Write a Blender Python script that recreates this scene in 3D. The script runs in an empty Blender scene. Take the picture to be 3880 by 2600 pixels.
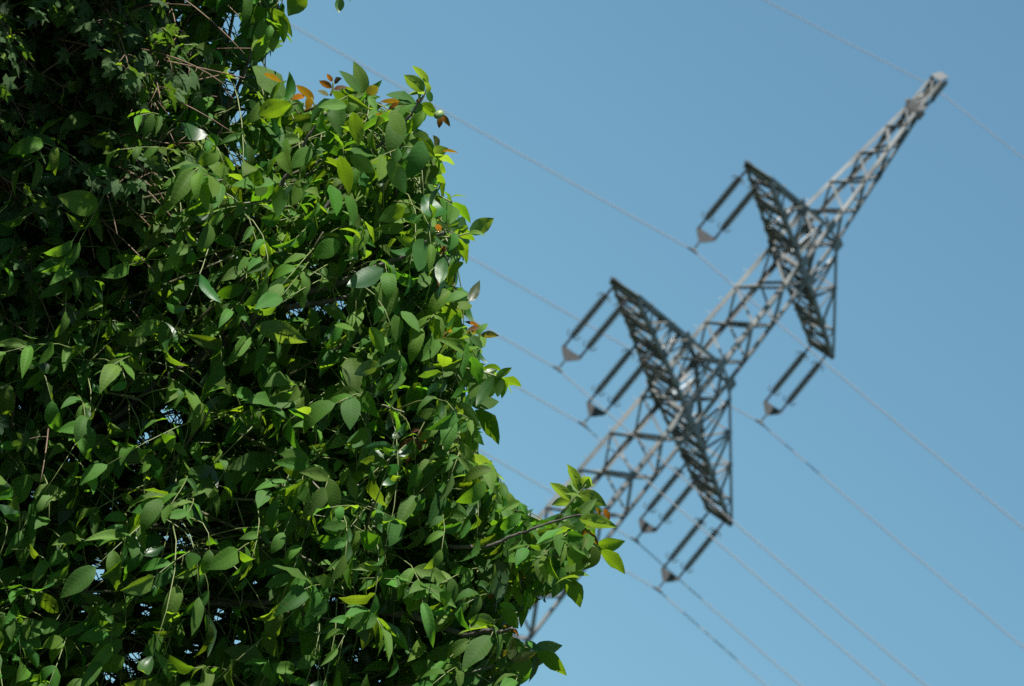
import bpy, math, random
import numpy as np
from mathutils import Matrix, Vector

random.seed(7)
rng = np.random.default_rng(11)
S = bpy.context.scene
COL = S.collection

# ------------------------------------------------------------------ camera
W0, H0 = 3880.0, 2600.0                     # frame in which the directions below were measured
FPX = 25136.8                               # focal length in those pixels
PITCH, ROLL = math.radians(12.0046), math.radians(39.4394)
CAM = np.array([0.0, 0.0, 1.6])
_c, _s = math.cos(PITCH), math.sin(PITCH)
FWD = np.array([0, _c, _s]); _U = np.array([0, -_s, _c]); _R = np.array([1.0, 0, 0])
CX = math.cos(ROLL) * _R + math.sin(ROLL) * _U
CY = -math.sin(ROLL) * _R + math.cos(ROLL) * _U
cd = bpy.data.cameras.new('camera'); cam = bpy.data.objects.new('camera', cd); COL.objects.link(cam)
cd.sensor_width = 36.0; cd.lens = FPX / W0 * 36.0
cd.clip_start = 0.5; cd.clip_end = 6000
cd.dof.use_dof = True; cd.dof.focus_distance = 15.9; cd.dof.aperture_fstop = 19.5
M = Matrix.Identity(4)
for i in range(3):
    M[i][0], M[i][1], M[i][2], M[i][3] = CX[i], CY[i], -FWD[i], CAM[i]
cam.matrix_world = M
S.camera = cam

# ------------------------------------------------------------------ sky and sun
SUN_AZ, SUN_EL = math.radians(-137.0), math.radians(56.0)     # azimuth clockwise from +Y
wd = bpy.data.worlds.new('World'); S.world = wd; wd.use_nodes = True
nt = wd.node_tree; bg = nt.nodes['Background']
sk = nt.nodes.new('ShaderNodeTexSky'); sk.sky_type = 'NISHITA'; sk.sun_disc = False
sk.sun_elevation = SUN_EL; sk.sun_rotation = SUN_AZ
sk.air_density = 1.0; sk.dust_density = 0.0; sk.ozone_density = 6.0; sk.altitude = 0
wb = nt.nodes.new('ShaderNodeMix'); wb.data_type = 'RGBA'; wb.blend_type = 'MULTIPLY'
wb.inputs['Factor'].default_value = 1.0
wb.inputs['B'].default_value = (0.91, 1.09, 0.92, 1)
nt.links.new(sk.outputs['Color'], wb.inputs['A']); nt.links.new(wb.outputs['Result'], bg.inputs['Color'])
bg.inputs['Strength'].default_value = 0.05
sl = bpy.data.lights.new('sun', 'SUN'); sl.energy = 5.0; sl.angle = math.radians(0.53); sl.color = (1.0, 0.965, 0.90)
so = bpy.data.objects.new('sun', sl); COL.objects.link(so)
sdir = Vector((math.sin(SUN_AZ) * math.cos(SUN_EL), math.cos(SUN_AZ) * math.cos(SUN_EL), math.sin(SUN_EL)))
so.rotation_euler = sdir.to_track_quat('Z', 'Y').to_euler(); so.location = (-30, -20, 60)
S.view_settings.view_transform = 'Standard'; S.view_settings.look = 'None'
S.view_settings.exposure = 1.20; S.view_settings.gamma = 1.0
S.render.engine = 'CYCLES'
S.cycles.max_bounces = 12; S.cycles.transmission_bounces = 6; S.cycles.diffuse_bounces = 9
S.cycles.use_adaptive_sampling = False
S.cycles.use_denoising = False

# ------------------------------------------------------------------ helpers
def at(px, py, d):
    """world point seen in direction (px, py) at distance d along the view axis"""
    px = np.asarray(px, float); py = np.asarray(py, float); d = np.asarray(d, float)
    v = FWD + CX * ((px - W0 / 2) / FPX)[..., None] - CY * ((py - H0 / 2) / FPX)[..., None]
    return CAM + v * d[..., None]

def pix(P):
    d = np.asarray(P, float) - CAM; z = d @ FWD
    return W0 / 2 + FPX * (d @ CX) / z, H0 / 2 - FPX * (d @ CY) / z

def unit(v):
    return v / np.maximum(np.linalg.norm(v, axis=-1, keepdims=True), 1e-9)

def new_mesh(name, verts, faces, mats, parent=None, smooth=False, fmat=None):
    me = bpy.data.meshes.new(name)
    me.from_pydata([tuple(v) for v in verts], [], faces)
    for m in (mats if isinstance(mats, (list, tuple)) else [mats]): me.materials.append(m)
    if fmat is not None: me.polygons.foreach_set('material_index', fmat)
    if smooth: me.polygons.foreach_set('use_smooth', [True] * len(me.polygons))
    me.update()
    o = bpy.data.objects.new(name, me); COL.objects.link(o)
    if parent is not None: o.parent = parent
    return o

def tag(o, label=None, cat=None, group=None, kind=None):
    if label: o['label'] = label
    if cat: o['category'] = cat
    if group: o['group'] = group
    if kind: o['kind'] = kind
    return o

def empty(name, loc):
    o = bpy.data.objects.new(name, None); COL.objects.link(o); o.location = loc
    o.empty_display_size = 0.3
    return o

class MB:
    """collects simple solids in world space, builds one mesh (relative to the parent's location)"""
    def __init__(self): self.v = []; self.f = []
    def add(self, vs, fs):
        b = len(self.v); self.v += [np.asarray(q, float) for q in vs]
        self.f += [tuple(b + i for i in f) for f in fs]
    def prism(self, prof, p0, p1, u, w):
        n = len(prof); vs = [p0 + u * a + w * b for a, b in prof] + [p1 + u * a + w * b for a, b in prof]
        fs = [(i, (i + 1) % n, n + (i + 1) % n, n + i) for i in range(n)]
        self.add(vs, fs + [tuple(range(n - 1, -1, -1)), tuple(range(n, 2 * n))])
    def angle(self, p0, p1, u, w, s, t=0.008):
        """steel angle section; flanges run from the heel along u and along w"""
        p0 = np.asarray(p0, float); p1 = np.asarray(p1, float); d = unit(p1 - p0)
        u = unit(u - d * (u @ d)); w = w - d * (w @ d); w = unit(w - u * (w @ u))
        self.prism([(0, 0), (s, 0), (s, t), (t, t), (t, s), (0, s)], p0, p1, u, w)
    def box(self, c, ax, ay, az, sx, sy, sz):
        c = np.asarray(c, float)
        vs = [c + ax * sx * i + ay * sy * j + az * sz * k for k in (-.5, .5) for j in (-.5, .5) for i in (-.5, .5)]
        self.add(vs, [(0, 2, 3, 1), (4, 5, 7, 6), (0, 1, 5, 4), (2, 6, 7, 3), (0, 4, 6, 2), (1, 3, 7, 5)])
    def tube(self, pts, rad, n=8, cap=True):
        pts = np.asarray(pts, float); rad = np.broadcast_to(np.asarray(rad, float), (len(pts),))
        tg = unit(np.gradient(pts, axis=0)); ref = np.array([0.13, 0.31, 0.94])
        if abs(unit(pts[-1] - pts[0]) @ ref) > .93: ref = np.array([0.9, 0.4, 0.1])
        vs = []
        for p, t, r in zip(pts, tg, rad):
            a = unit(np.cross(t, ref)); b = np.cross(t, a)
            vs += [p + r * (a * math.cos(2 * math.pi * k / n) + b * math.sin(2 * math.pi * k / n)) for k in range(n)]
        fs = [(i * n + k, i * n + (k + 1) % n, (i + 1) * n + (k + 1) % n, (i + 1) * n + k) for i in range(len(pts) - 1) for k in range(n)]
        if cap: fs += [tuple(range(n - 1, -1, -1)), tuple(range((len(pts) - 1) * n, len(pts) * n))]
        self.add(vs, fs)
    def build(self, name, mat, parent=None, smooth=False):
        off = np.array(parent_origin(parent)) if parent is not None else np.zeros(3)
        return new_mesh(name, [v - off for v in self.v], self.f, mat, parent, smooth)

def parent_origin(p):
    o = np.zeros(3)
    while p is not None:
        o = o + np.array(p.location); p = p.parent
    return o

# ------------------------------------------------------------------ materials
def mat(name):
    m = bpy.data.materials.new(name); m.use_nodes = True
    return m, m.node_tree, m.node_tree.nodes['Principled BSDF']

def noisy(name, c0, c1, scale, rough=0.5, metallic=0.0, bump=0.0, spec=0.5):
    m, t, p = mat(name)
    tc = t.nodes.new('ShaderNodeTexCoord'); nz = t.nodes.new('ShaderNodeTexNoise')
    nz.inputs['Scale'].default_value = scale; nz.inputs['Detail'].default_value = 6
    cr = t.nodes.new('ShaderNodeValToRGB')
    cr.color_ramp.elements[0].position = .32; cr.color_ramp.elements[1].position = .68
    cr.color_ramp.elements[0].color = (*c0, 1); cr.color_ramp.elements[1].color = (*c1, 1)
    t.links.new(tc.outputs['Object'], nz.inputs['Vector']); t.links.new(nz.outputs['Fac'], cr.inputs['Fac'])
    t.links.new(cr.outputs['Color'], p.inputs['Base Color'])
    p.inputs['Roughness'].default_value = rough; p.inputs['Metallic'].default_value = metallic
    p.inputs['Specular IOR Level'].default_value = spec
    if bump:
        b = t.nodes.new('ShaderNodeBump'); b.inputs['Strength'].default_value = bump; b.inputs['Distance'].default_value = .01
        t.links.new(nz.outputs['Fac'], b.inputs['Height']); t.links.new(b.outputs['Normal'], p.inputs['Normal'])
    return m

STEEL = noisy('galvanised_steel', (.085, .091, .091), (.185, .190, .184), 1.6, rough=.55, metallic=.2)
PALE_STEEL = noisy('pale_steel', (.085, .088, .086), (.14, .142, .138), 9, rough=.5, metallic=.2)
PORCELAIN = noisy('brown_porcelain', (.012, .010, .010), (.030, .022, .020), 9, rough=.2)
WIRE = noisy('aluminium_wire', (.125, .125, .132), (.15, .147, .147), .4, rough=.7, metallic=.0)
DARK_STEEL = noisy('dark_steel', (.018, .020, .020), (.042, .044, .043), 12, rough=.6, metallic=.1)  # darker steel for horns, yokes, clamps and peak plates
CONCRETE = noisy('concrete', (.28, .27, .25), (.40, .39, .36), 3, rough=.9, bump=.3)
BARK = noisy('walnut_bark', (.035, .029, .027), (.115, .10, .092), 26, rough=.85, bump=.5)
TWIG = noisy('green_twig', (.040, .042, .020), (.085, .085, .038), 20, rough=.6)
STALK = noisy('leaf_stalk', (.065, .095, .022), (.13, .15, .045), 20, rough=.55)
REDTWIG = noisy('maple_twig', (.08, .050, .032), (.16, .095, .06), 25, rough=.7)
HUSK = noisy('walnut_husk', (.11, .17, .05), (.17, .24, .08), 60, rough=.5)

def leaf_material(name, upper, lower, trans, veins, rough, tw):
    """two-sided leaf: dark glossy upper side, paler matt underside, light let through"""
    m, t, p = mat(name); L = t.links
    out = t.nodes['Material Output']
    def node(k, **kw):
        n = t.nodes.new(k)
        for a, b in kw.items(): setattr(n, a, b)
        return n
    def math_(op, a, b=None, c=None):
        n = node('ShaderNodeMath', operation=op)
        for i, x in enumerate((a, b, c)):
            if x is None: continue
            if isinstance(x, (int, float)): n.inputs[i].default_value = x
            else: L.new(x, n.inputs[i])
        return n.outputs[0]
    def mix(f, a, b, bt='MIX'):
        n = node('ShaderNodeMix', data_type='RGBA', blend_type=bt)
        for k, x in (('Factor', f), ('A', a), ('B', b)):
            if isinstance(x, (int, float)): n.inputs[k].default_value = x
            elif isinstance(x, tuple): n.inputs[k].default_value = (*x, 1)
            else: L.new(x, n.inputs[k])
        return n.outputs['Result']
    tint = node('ShaderNodeAttribute', attribute_name='tint').outputs['Color']
    uv = node('ShaderNodeSeparateXYZ'); L.new(node('ShaderNodeAttribute', attribute_name='leafuv').outputs['Vector'], uv.inputs[0])
    u, v = uv.outputs['X'], uv.outputs['Y']; av = math_('ABSOLUTE', v)
    ph = math_('MULTIPLY', math_('SUBTRACT', u, math_('MULTIPLY', av, .16)), veins)
    saw = math_('ABSOLUTE', math_('SUBTRACT', math_('FRACT', ph), .5))          # 0.5 on a vein
    vein = math_('SMOOTH_MAX', math_('MULTIPLY', math_('SUBTRACT', saw, .38), 7.0), 0.0, .1)
    rib = math_('SUBTRACT', 1.0, math_('MULTIPLY', av, 14.0))
    vm = math_('MINIMUM', math_('MAXIMUM', math_('MAXIMUM', vein, rib), 0.0), 1.0)
    back = node('ShaderNodeNewGeometry').outputs['Backfacing']
    nz = node('ShaderNodeTexNoise'); nz.inputs['Scale'].default_value = 22
    L.new(node('ShaderNodeTexCoord').outputs['Object'], nz.inputs['Vector'])
    mott = math_('MULTIPLY_ADD', nz.outputs['Fac'], .5, .75)
    side = mix(back, upper, lower)
    vcol = mix(back, tuple(min(1, c * 1.9 + .015) for c in upper), tuple(min(1, c * 1.55 + .02) for c in lower))
    base = mix(math_('MULTIPLY', vm, math_('MULTIPLY_ADD', back, .22, .22)), side, vcol)
    base = mix(1.0, base, tint, 'MULTIPLY')
    mc = node('ShaderNodeCombineColor')
    for i in range(3): L.new(mott, mc.inputs[i])
    base = mix(1.0, base, mc.outputs[0], 'MULTIPLY')
    sp = node('ShaderNodeTexNoise'); sp.inputs['Scale'].default_value = 85; sp.inputs['Detail'].default_value = 3
    L.new(nz.inputs['Vector'].links[0].from_socket, sp.inputs['Vector'])
    spot = math_('MULTIPLY', math_('MINIMUM', math_('MAXIMUM', math_('MULTIPLY', math_('SUBTRACT', sp.outputs['Fac'], .66), 14.0), 0.0), 1.0), .55)
    base = mix(spot, base, (.075, .055, .022))
    L.new(base, p.inputs['Base Color'])
    L.new(math_('ADD', math_('MULTIPLY_ADD', back, .25, rough - .10), math_('MULTIPLY', nz.outputs['Fac'], .22)), p.inputs['Roughness'])
    L.new(math_('MULTIPLY_ADD', back, -.35, .62), p.inputs['Specular IOR Level'])
    bp = node('ShaderNodeBump'); L.new(math_('MULTIPLY_ADD', back, .10, .04), bp.inputs['Strength']); bp.inputs['Distance'].default_value = .004
    L.new(math_('SUBTRACT', math_('MULTIPLY', saw, 1.0), math_('MULTIPLY', vm, .5)), bp.inputs['Height'])
    L.new(bp.outputs['Normal'], p.inputs['Normal'])
    tr = node('ShaderNodeBsdfTranslucent')
    tcol = mix(1.0, mix(math_('MULTIPLY', vm, .6), trans, tuple(c * .45 for c in trans)), tint, 'MULTIPLY')
    L.new(tcol, tr.inputs['Color'])
    ms = node('ShaderNodeMixShader'); ms.inputs[0].default_value = tw
    L.new(p.outputs[0], ms.inputs[1]); L.new(tr.outputs[0], ms.inputs[2]); L.new(ms.outputs[0], out.inputs['Surface'])
    return m

WALNUT_LEAF = leaf_material('walnut_leaf', (.020, .080, .014), (.054, .138, .018), (.17, .37, .012), 10, .41, .49)
MAPLE_LEAF = leaf_material('maple_leaf', (.016, .044, .012), (.036, .072, .022), (.13, .26, .016), 7, .55, .38)

# ------------------------------------------------------------------ ground
gm, gt, gp = mat('meadow')
gtc = gt.nodes.new('ShaderNodeTexCoord'); gn = gt.nodes.new('ShaderNodeTexNoise'); gn.inputs['Scale'].default_value = .12; gn.inputs['Detail'].default_value = 9
gr = gt.nodes.new('ShaderNodeValToRGB'); gr.color_ramp.elements[0].color = (.016, .028, .009, 1); gr.color_ramp.elements[1].color = (.038, .046, .018, 1)
gt.links.new(gtc.outputs['Object'], gn.inputs['Vector']); gt.links.new(gn.outputs['Fac'], gr.inputs['Fac']); gt.links.new(gr.outputs['Color'], gp.inputs['Base Color'])
gp.inputs['Roughness'].default_value = .95
N = 60; gx = np.linspace(-3000, 3000, N + 1)
gv = [(x, y, 0.0) for y in gx for x in gx]
gf = [(j * (N + 1) + i, j * (N + 1) + i + 1, (j + 1) * (N + 1) + i + 1, (j + 1) * (N + 1) + i) for j in range(N) for i in range(N)]
tag(new_mesh('ground', gv, gf, gm), 'grassy field under the trees and the pylon', 'ground', kind='structure')

# ------------------------------------------------------------------ pylon
BASE = np.array([3.8027, 149.9518, 0.0])
A_ = np.array([0.39684, 0.91789, 0.0])      # along the crossarms
L_ = np.array([0.91789, -0.39684, 0.0])     # along the wires
Z_ = np.array([0.0, 0, 1.0])
def tw(a, l, h): return BASE + A_ * a + L_ * l + Z_ * h
H1, A1, E1, D1 = 39.138, 4.991, .366, 1.186
H2, A2, A2I, E2, D2 = 34.717, 6.672, 3.514, .385, 1.409
HP = 43.90
_h = [0, 8, 22.7, H2, H2 + D2, H1, H1 + D1, HP]; _w = [2.15, 1.45, .7665, .5637, .5357, .4741, .4486, .162]
def bw(h): return float(np.interp(h, _h, _w))
pyl = empty('transmission_pylon', tuple(BASE))
tag(pyl, 'tall grey steel lattice pylon with two crossarms, out of focus behind the leaves', 'pylon')
for sa in (-1, 1):
    for s_l in (-1, 1):
        m = MB()
        hs = [0.25] + _h[1:]
        for h0, h1 in zip(hs[:-1], hs[1:]):
            sz = .13 if h1 < 30 else (.105 if h1 < 41 else .085)
            m.angle(tw(sa * bw(h0), s_l * bw(h0), h0), tw(sa * bw(h1), s_l * bw(h1), h1), -sa * A_, -s_l * L_, sz, .011)
        # splice plates
        for hh in (H2 - 4.4, H2 + D2 + .9, H1 + D1 + 1.7):
            m.box(tw(sa * (bw(hh) + .004), s_l * (bw(hh) - .05), hh), A_, L_, Z_, .014, .10, .42)
        leg = m.build('leg', STEEL, pyl)
        f = MB(); f.box(tw(sa * 2.15, s_l * 2.15, .12), A_, L_, Z_, .9, .9, .5)
        f.build('footing', CONCRETE, leg)
# zigzag bracing, one mesh per face
ZL = [43.80, 43.16, 42.22, 41.24, 40.30, 39.14, 37.82, 36.72, 35.62, 34.40, 33.26, 32.12, 30.95, 29.75, 28.5, 27.2, 25.8, 24.3, 22.7, 20.6, 18.2, 15.4, 12.2, 8.5, 4.4, .4]
faces = {'near': (-1, 'l', 0), 'far': (1, 'l', 1), 'left': (-1, 'a', 0), 'right': (1, 'a', 1)}
for nm, (sg, ax, ph) in faces.items():
    m = MB()
    for i in range(len(ZL) - 1):
        zt, zb = ZL[i], ZL[i + 1]; zm = (zt + zb) / 2; sz = .055 if zb > 30 else .07
        def nd(side, z):
            w = bw(z) - .012
            return tw(sg * w, side * w, z) if ax == 'l' else tw(side * w, sg * w, z)
        inn = -sg * (A_ if ax == 'l' else L_); acr = (L_ if ax == 'l' else A_)
        e = -1 if ph == 0 else 1
        for (z0, z1) in ((zb, zm), (zt, zm)):
            rising = (z0 == zb) if ph == 0 else (z0 == zt)          # rising along +L_ / +A_
            up = -Z_ if rising else Z_
            w_ = -A_ if ax == 'l' else inn
            m.angle(nd(e, z0) + inn * .012, nd(-e, z1) + inn * .012, up, w_, sz * (1.2 if (nm == 'left' and rising) else 1), .007)
        # joint plates
        m.box(nd(-e, zm) + inn * .02 + acr * e * .05, inn, acr, Z_, .012, .14, .15)
        m.box(nd(e, zb) + inn * .02 - acr * e * .05, inn, acr, Z_, .012, .13, .14)
    for z in (H2, H2 + D2, H1, H1 + D1, HP - .05, 12.2):
        m.angle(nd(-1, z) - inn * .004, nd(1, z) - inn * .004, -Z_, inn, .075, .008)
    m.build('bracing', STEEL, pyl)
# climbing pegs on one leg
m = MB()
for k in range(60):
    z = 14 + k * .45
    if z > 42: break
    w = bw(z); p = tw(-w, -w, z); m.tube([p, p - L_ * .12], .008, 5)
m.build('climbing_peg', STEEL, pyl)['kind'] = 'stuff'

def crossarm(name, H, A, E, D, beams, label):
    arm = empty(name, (0, 0, H)); arm.parent = pyl
    wb_, wt = bw(H), bw(H + D)
    def bot(a, s):                                      # bottom chord, bowing out to the body
        x = abs(a)
        w = np.interp(x, [0, wb_, A], [wb_, wb_, E])
        return tw(a, s * w, H)
    def top(a, s):
        x = abs(a)
        w = np.interp(x, [wt, A], [wt, E]); h = np.interp(x, [0, wt, A], [D, D, .13])
        return tw(a, s * w, H + h)
    for s in (-1, 1):
        m = MB()
        for a0, a1 in ((-A, -wb_), (-wb_, wb_), (wb_, A)):
            m.angle(bot(a0, s), bot(a1, s), -s * L_, Z_, .095, .010)
        m.build('bottom_chord', STEEL, arm)
        for sg in (-1, 1):
            m = MB(); m.angle(top(sg * A, s), top(sg * wt, s), -s * L_, -Z_, .08, .009)
            m.build('top_chord', STEEL, arm)
    # floor lattice
    m = MB()
    for sg in (-1, 1):
        n = int(round((A - wb_) / .74)); xs = np.linspace(A - .05, wb_ + .1, n + 1)
        for i in range(n):
            am = .5 * (xs[i] + xs[i + 1])
            m.angle(bot(sg * xs[i], -1) + Z_ * .012, bot(sg * am, 1) + Z_ * .012, -A_, -Z_, .05, .006)
            m.angle(bot(sg * am, 1) + Z_ * .02, bot(sg * xs[i + 1], -1) + Z_ * .02, -A_, -Z_, .05, .006)
    m.angle(bot(-wb_, -1) + Z_ * .015, bot(wb_, 1) + Z_ * .015, A_, Z_, .06, .007)
    m.angle(bot(-wb_, 1) + Z_ * .03, bot(wb_, -1) + Z_ * .03, A_, Z_, .06, .007)
    m.build('floor_lattice', STEEL, arm)
    # side lattice
    for s in (-1, 1):
        for sg in (-1, 1):
            m = MB()
            bs = [b for b in beams] + [wb_]
            for i in range(len(bs) - 1):
                b0, b1 = bs[i], bs[i + 1]; bm = .5 * (b0 + b1)
                if i > 0: m.angle(bot(sg * b0, s), top(sg * bm, s), sg * A_, -s * L_, .05, .006)
                m.angle(top(sg * bm, s), bot(sg * b1, s), sg * A_, -s * L_, .05, .006)
                m.angle(bot(sg * bm, s), top(sg * bm, s), -sg * A_, -s * L_, .045, .006)
                m.box(bot(sg * b1, s) - s * L_ * .014 + Z_ * .08, A_, L_, Z_, .24, .010, .16)
            m.build('side_lattice', STEEL, arm)
    # cross frames over the beams
    for sg in (-1, 1):
        for b0, b1 in zip(beams[:-1], beams[1:]):
            bm = .5 * (b0 + b1); m = MB()
            m.angle(top(sg * bm, -1), top(sg * bm, 1), -Z_, sg * A_, .05, .006)
            m.angle(bot(sg * bm, -1) + Z_ * .03, top(sg * bm, 1), sg * A_, Z_, .045, .006)
            m.build('cross_frame', STEEL, arm)
    for sg in (-1, 1):
        for i, b in enumerate(beams):
            m = MB(); w_ = .20 if i == 0 else .13
            p0, p1 = bot(sg * b, -1) - L_ * .03, bot(sg * b, 1) + L_ * .03
            m.prism([(-w_ / 2, .10), (w_ / 2 - .01, .10), (w_ / 2 - .01, 0), (w_ / 2, 0), (w_ / 2, .11), (-w_ / 2, .11)], p0 - Z_ * .03, p1 - Z_ * .03, A_, Z_)
            m.build('end_beam' if i == 0 else 'cross_beam', STEEL, arm)
    # gussets at the body
    for sg in (-1, 1):
        for s in (-1, 1):
            m = MB()
            m.box(tw(sg * (wt + .10), s * (wt + .008), H + D - .03), A_, L_, Z_, .46, .012, .30)
            m.build('gusset', STEEL, arm); m = MB()
            m.box(tw(sg * (wb_ + .05), s * (wb_ + .010), H + .10), A_, L_, Z_, .46, .012, .26)
            m.build('gusset', STEEL, arm)
    arm['label'] = label
    return arm
crossarm('upper_crossarm', H1, A1, E1, D1, [A1, 3.1, 1.4], 'shorter upper crossarm of the pylon')
crossarm('lower_crossarm', H2, A2, E2, D2, [A2, 4.8, A2I, 1.9], 'wider lower crossarm of the pylon')

# peak with the earth wire saddle
pk = empty('peak', (0, 0, HP)); pk.parent = pyl
m = MB()
for sa in (-1, 1):
    for s in (-1, 1):
        m.angle(tw(sa * .165, s * .165, HP - .12), tw(sa * .14, s * .15, HP + .95), -sa * A_, -s * L_, .06, .008)
    m.angle(tw(sa * .16, -.155, HP), tw(sa * .145, .15, HP + .5), L_, A_, .05, .006)
    m.angle(tw(sa * .15, .15, HP + .45), tw(sa * .14, -.145, HP + .93), L_, A_, .05, .006)
for s in (-1, 1):
    m.angle(tw(-.16, s * .16, HP + .02), tw(.15, s * .155, HP + .55), Z_, L_, .05, .006)
    m.angle(tw(.15, s * .155, HP + .5), tw(-.14, s * .15, HP + .93), Z_, L_, .05, .006)
m.build('peak_frame', STEEL, pk)
m = MB()
u = unit(A_ * .34 + Z_ * .30); n = unit(np.cross(u, L_))
m.box(tw(-.02, -.03, HP + 1.05), u, L_, n, .46, .25, .014)
m.build('cap_plate', PALE_STEEL, pk)
m = MB(); m.box(tw(.03, .17, HP + .80), A_, L_, Z_, .30, .014, .52); m.build('cap_cheek', STEEL, pk)
m = MB(); m.box(tw(.0, .01, HP + .42), A_, L_, Z_, .010, .11, .84); m.build('web_plate', DARK_STEEL, pk)
for a in (-.175, .175):
    m = MB(); m.box(tw(a, .02, HP + .04), A_, L_, Z_, .012, .38, .22); m.build('base_plate', DARK_STEEL, pk)
for s in (-1, 1):
    m = MB(); m.box(tw(-.21, s * .20, HP + .06), A_, L_, Z_, .06, .06, .10); m.build('step_bracket', PALE_STEEL, pk)
m = MB()
m.box(tw(0, 0, HP + .72), A_, L_, Z_, .05, .22, .07); m.tube([tw(0, 0, HP + .76), tw(0, 0, HP + 1.0)], .018, 6)
m.build('wire_saddle', STEEL, pk)

# ------------------------------------------------------------------ insulator sets
def insulator_set():
    root = empty('insulator_set', (0, 0, 0)); R_ = np.eye(3)     # local x = along arm, y = along wire
    X_, Y_ = R_[0], R_[1]
    s, DY, DD = .232, 1.818, 2.33
    for sg in (-1, 1):
        p = np.array([0, sg * s, 0.0]); m = MB()
        prof = [(.022, -.02), (.022, -.30)]
        m.tube([p + Z_ * .0, p - Z_ * .12], .022, 8); m.tube([p - Z_ * .10, p - Z_ * .31], .032, 8)
        z = -.30; pts = [(.03, z), (.042, z - .02)]
        for k in range(21):
            zz = z - .04 - k * .0565
            pts += [(.030, zz + .018), (.092, zz - .004), (.090, zz - .014), (.034, zz - .022)]
        zb = z - .04 - 21 * .0565
        pts += [(.042, zb), (.030, zb - .03)]
        nseg = 14; vs = []; fs = []
        for r, zz in pts: vs += [p + np.array([r * math.cos(2 * math.pi * k / nseg), r * math.sin(2 * math.pi * k / nseg), zz]) for k in range(nseg)]
        for i in range(len(pts) - 1): fs += [(i * nseg + k, (i + 1) * nseg + k, (i + 1) * nseg + (k + 1) % nseg, i * nseg + (k + 1) % nseg) for k in range(nseg)]
        m.add(vs, fs)
        m.tube([p + Z_ * (zb - .02), p - Z_ * DY], .030, 8)
        st = m.build('insulator_string', PORCELAIN, root)
        for zz in (-.33, zb - .01):
            q = MB(); up = 1 if zz < -1 else -1
            for o in (-1, 1):
                a = p + Z_ * zz
                q.tube([a + Y_ * o * .02, a + Y_ * o * .10 - Z_ * up * .02, a + Y_ * o * .155 + Z_ * up * .03, a + Y_ * o * .165 + Z_ * up * .10], .013, 6)
            q.build('arcing_horn', DARK_STEEL, st)
    m = MB(); t = .012
    tri = [(-s - .04, -DY + .03), (-s * .5, -DY + .005), (s * .5, -DY + .005), (s + .04, -DY + .03), (s + .03, -DY - .06), (.05, -DY - .25), (-.05, -DY - .25), (-s - .03, -DY - .06)]
    vs = [np.array([x, y, z]) for x in (-t, t) for y, z in tri]; nn = len(tri)
    m.add(vs, [tuple(range(nn)), tuple(range(2 * nn - 1, nn - 1, -1))] + [(i, nn + i, nn + (i + 1) % nn, (i + 1) % nn) for i in range(nn)])
    m.build('yoke_plate', DARK_STEEL, root)
    m = MB(); m.tube([(0, 0, -DY - .26), (0, 0, -DD + .03)], .022, 8)
    m.tube([(0, -.14, -DD - .015), (0, -.08, -DD), (0, 0, -DD + .01), (0, .08, -DD), (0, .14, -DD - .015)], [.018, .034, .042, .034, .018], 8)
    m.build('suspension_clamp', DARK_STEEL, root)
    return root
def copy_tree(o, parent=None):
    c = o.copy(); COL.objects.link(c)
    if parent is not None: c.parent = parent
    for ch in list(o.children): copy_tree(ch, c)
    return c
ISETS = [('U-', -A1, H1, 'twin brown insulator set under the high tip of the upper crossarm'),
         ('U+', A1, H1, 'twin brown insulator set under the low tip of the upper crossarm'),
         ('O-', -A2, H2, 'twin brown insulator set under the high tip of the lower crossarm'),
         ('I-', -A2I, H2, 'twin brown insulator set midway between high tip of the lower crossarm and tower body'),
         ('I+', A2I, H2, 'twin brown insulator set midway between tower body and low tip of the lower crossarm'),
         ('O+', A2, H2, 'twin brown insulator set under the low tip of the lower crossarm')]
rz = math.atan2(A_[1], A_[0])
proto = insulator_set()
for i, (k, a, h, lab) in enumerate(ISETS):
    o = proto if i == 0 else copy_tree(proto)
    o.location = tuple(tw(a, 0, h)); o.rotation_euler = (0, 0, rz)
    # local y must run along the wires: x is along the arm, y = A_ turned by 90 degrees = -L_
    tag(o, lab, 'insulator', 'insulator sets hanging from the crossarms')

# ------------------------------------------------------------------ wires
def wire(name, a, z, sl, sr, cl, cr, r, label, cat):
    ls = np.concatenate([np.linspace(-120, -12, 37), np.linspace(-10, 10, 21), np.linspace(12, 120, 37)])
    zz = np.where(ls < 0, z + sl * ls + cl * ls ** 2, z - sr * ls + cr * ls ** 2)
    zz = z + (zz - z) * np.clip(np.abs(ls) / .15, 0, 1)
    m = MB(); m.tube([tw(a, l, q) for l, q in zip(ls, zz)], r, 8)
    p = empty(name, tuple(tw(a, 0, z)))
    bpy.data.objects.remove(p)
    o = m.build(name, WIRE, None, True)
    tag(o, label, cat, 'wires strung across the pylon')
WL = {'U-': 'conductor wire held by the insulators at the high tip of the upper crossarm',
      'U+': 'conductor wire held by the insulators at the low tip of the upper crossarm',
      'O-': 'conductor wire held by the insulators at the high tip of the lower crossarm',
      'I-': 'conductor wire held between high tip of the lower crossarm and tower body',
      'I+': 'conductor wire held between tower body and low tip of the lower crossarm',
      'O+': 'conductor wire held by the insulators at the low tip of the lower crossarm'}
for k, a, h, _ in ISETS:
    wire('conductor_wire', a, h - 2.33, .0775, .1165, .00035, .0010, .0140, WL[k], 'wire')
wire('earth_wire', 0, HP + .745, .096, .097, .0004, .0010, .0120, 'thin earth wire running through the peak of the pylon', 'wire')

# ------------------------------------------------------------------ leaf meshes
TPROF = np.array([0, .10, .26, .42, .58, .73, .87, 1.0])
WPROF = np.array([.06, .56, .90, 1.0, .93, .70, .36, .0])
TLOW = np.array([0, .22, .55, .82, 1.0]); WLOW = np.array([.1, .85, .95, .5, .0])

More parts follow.
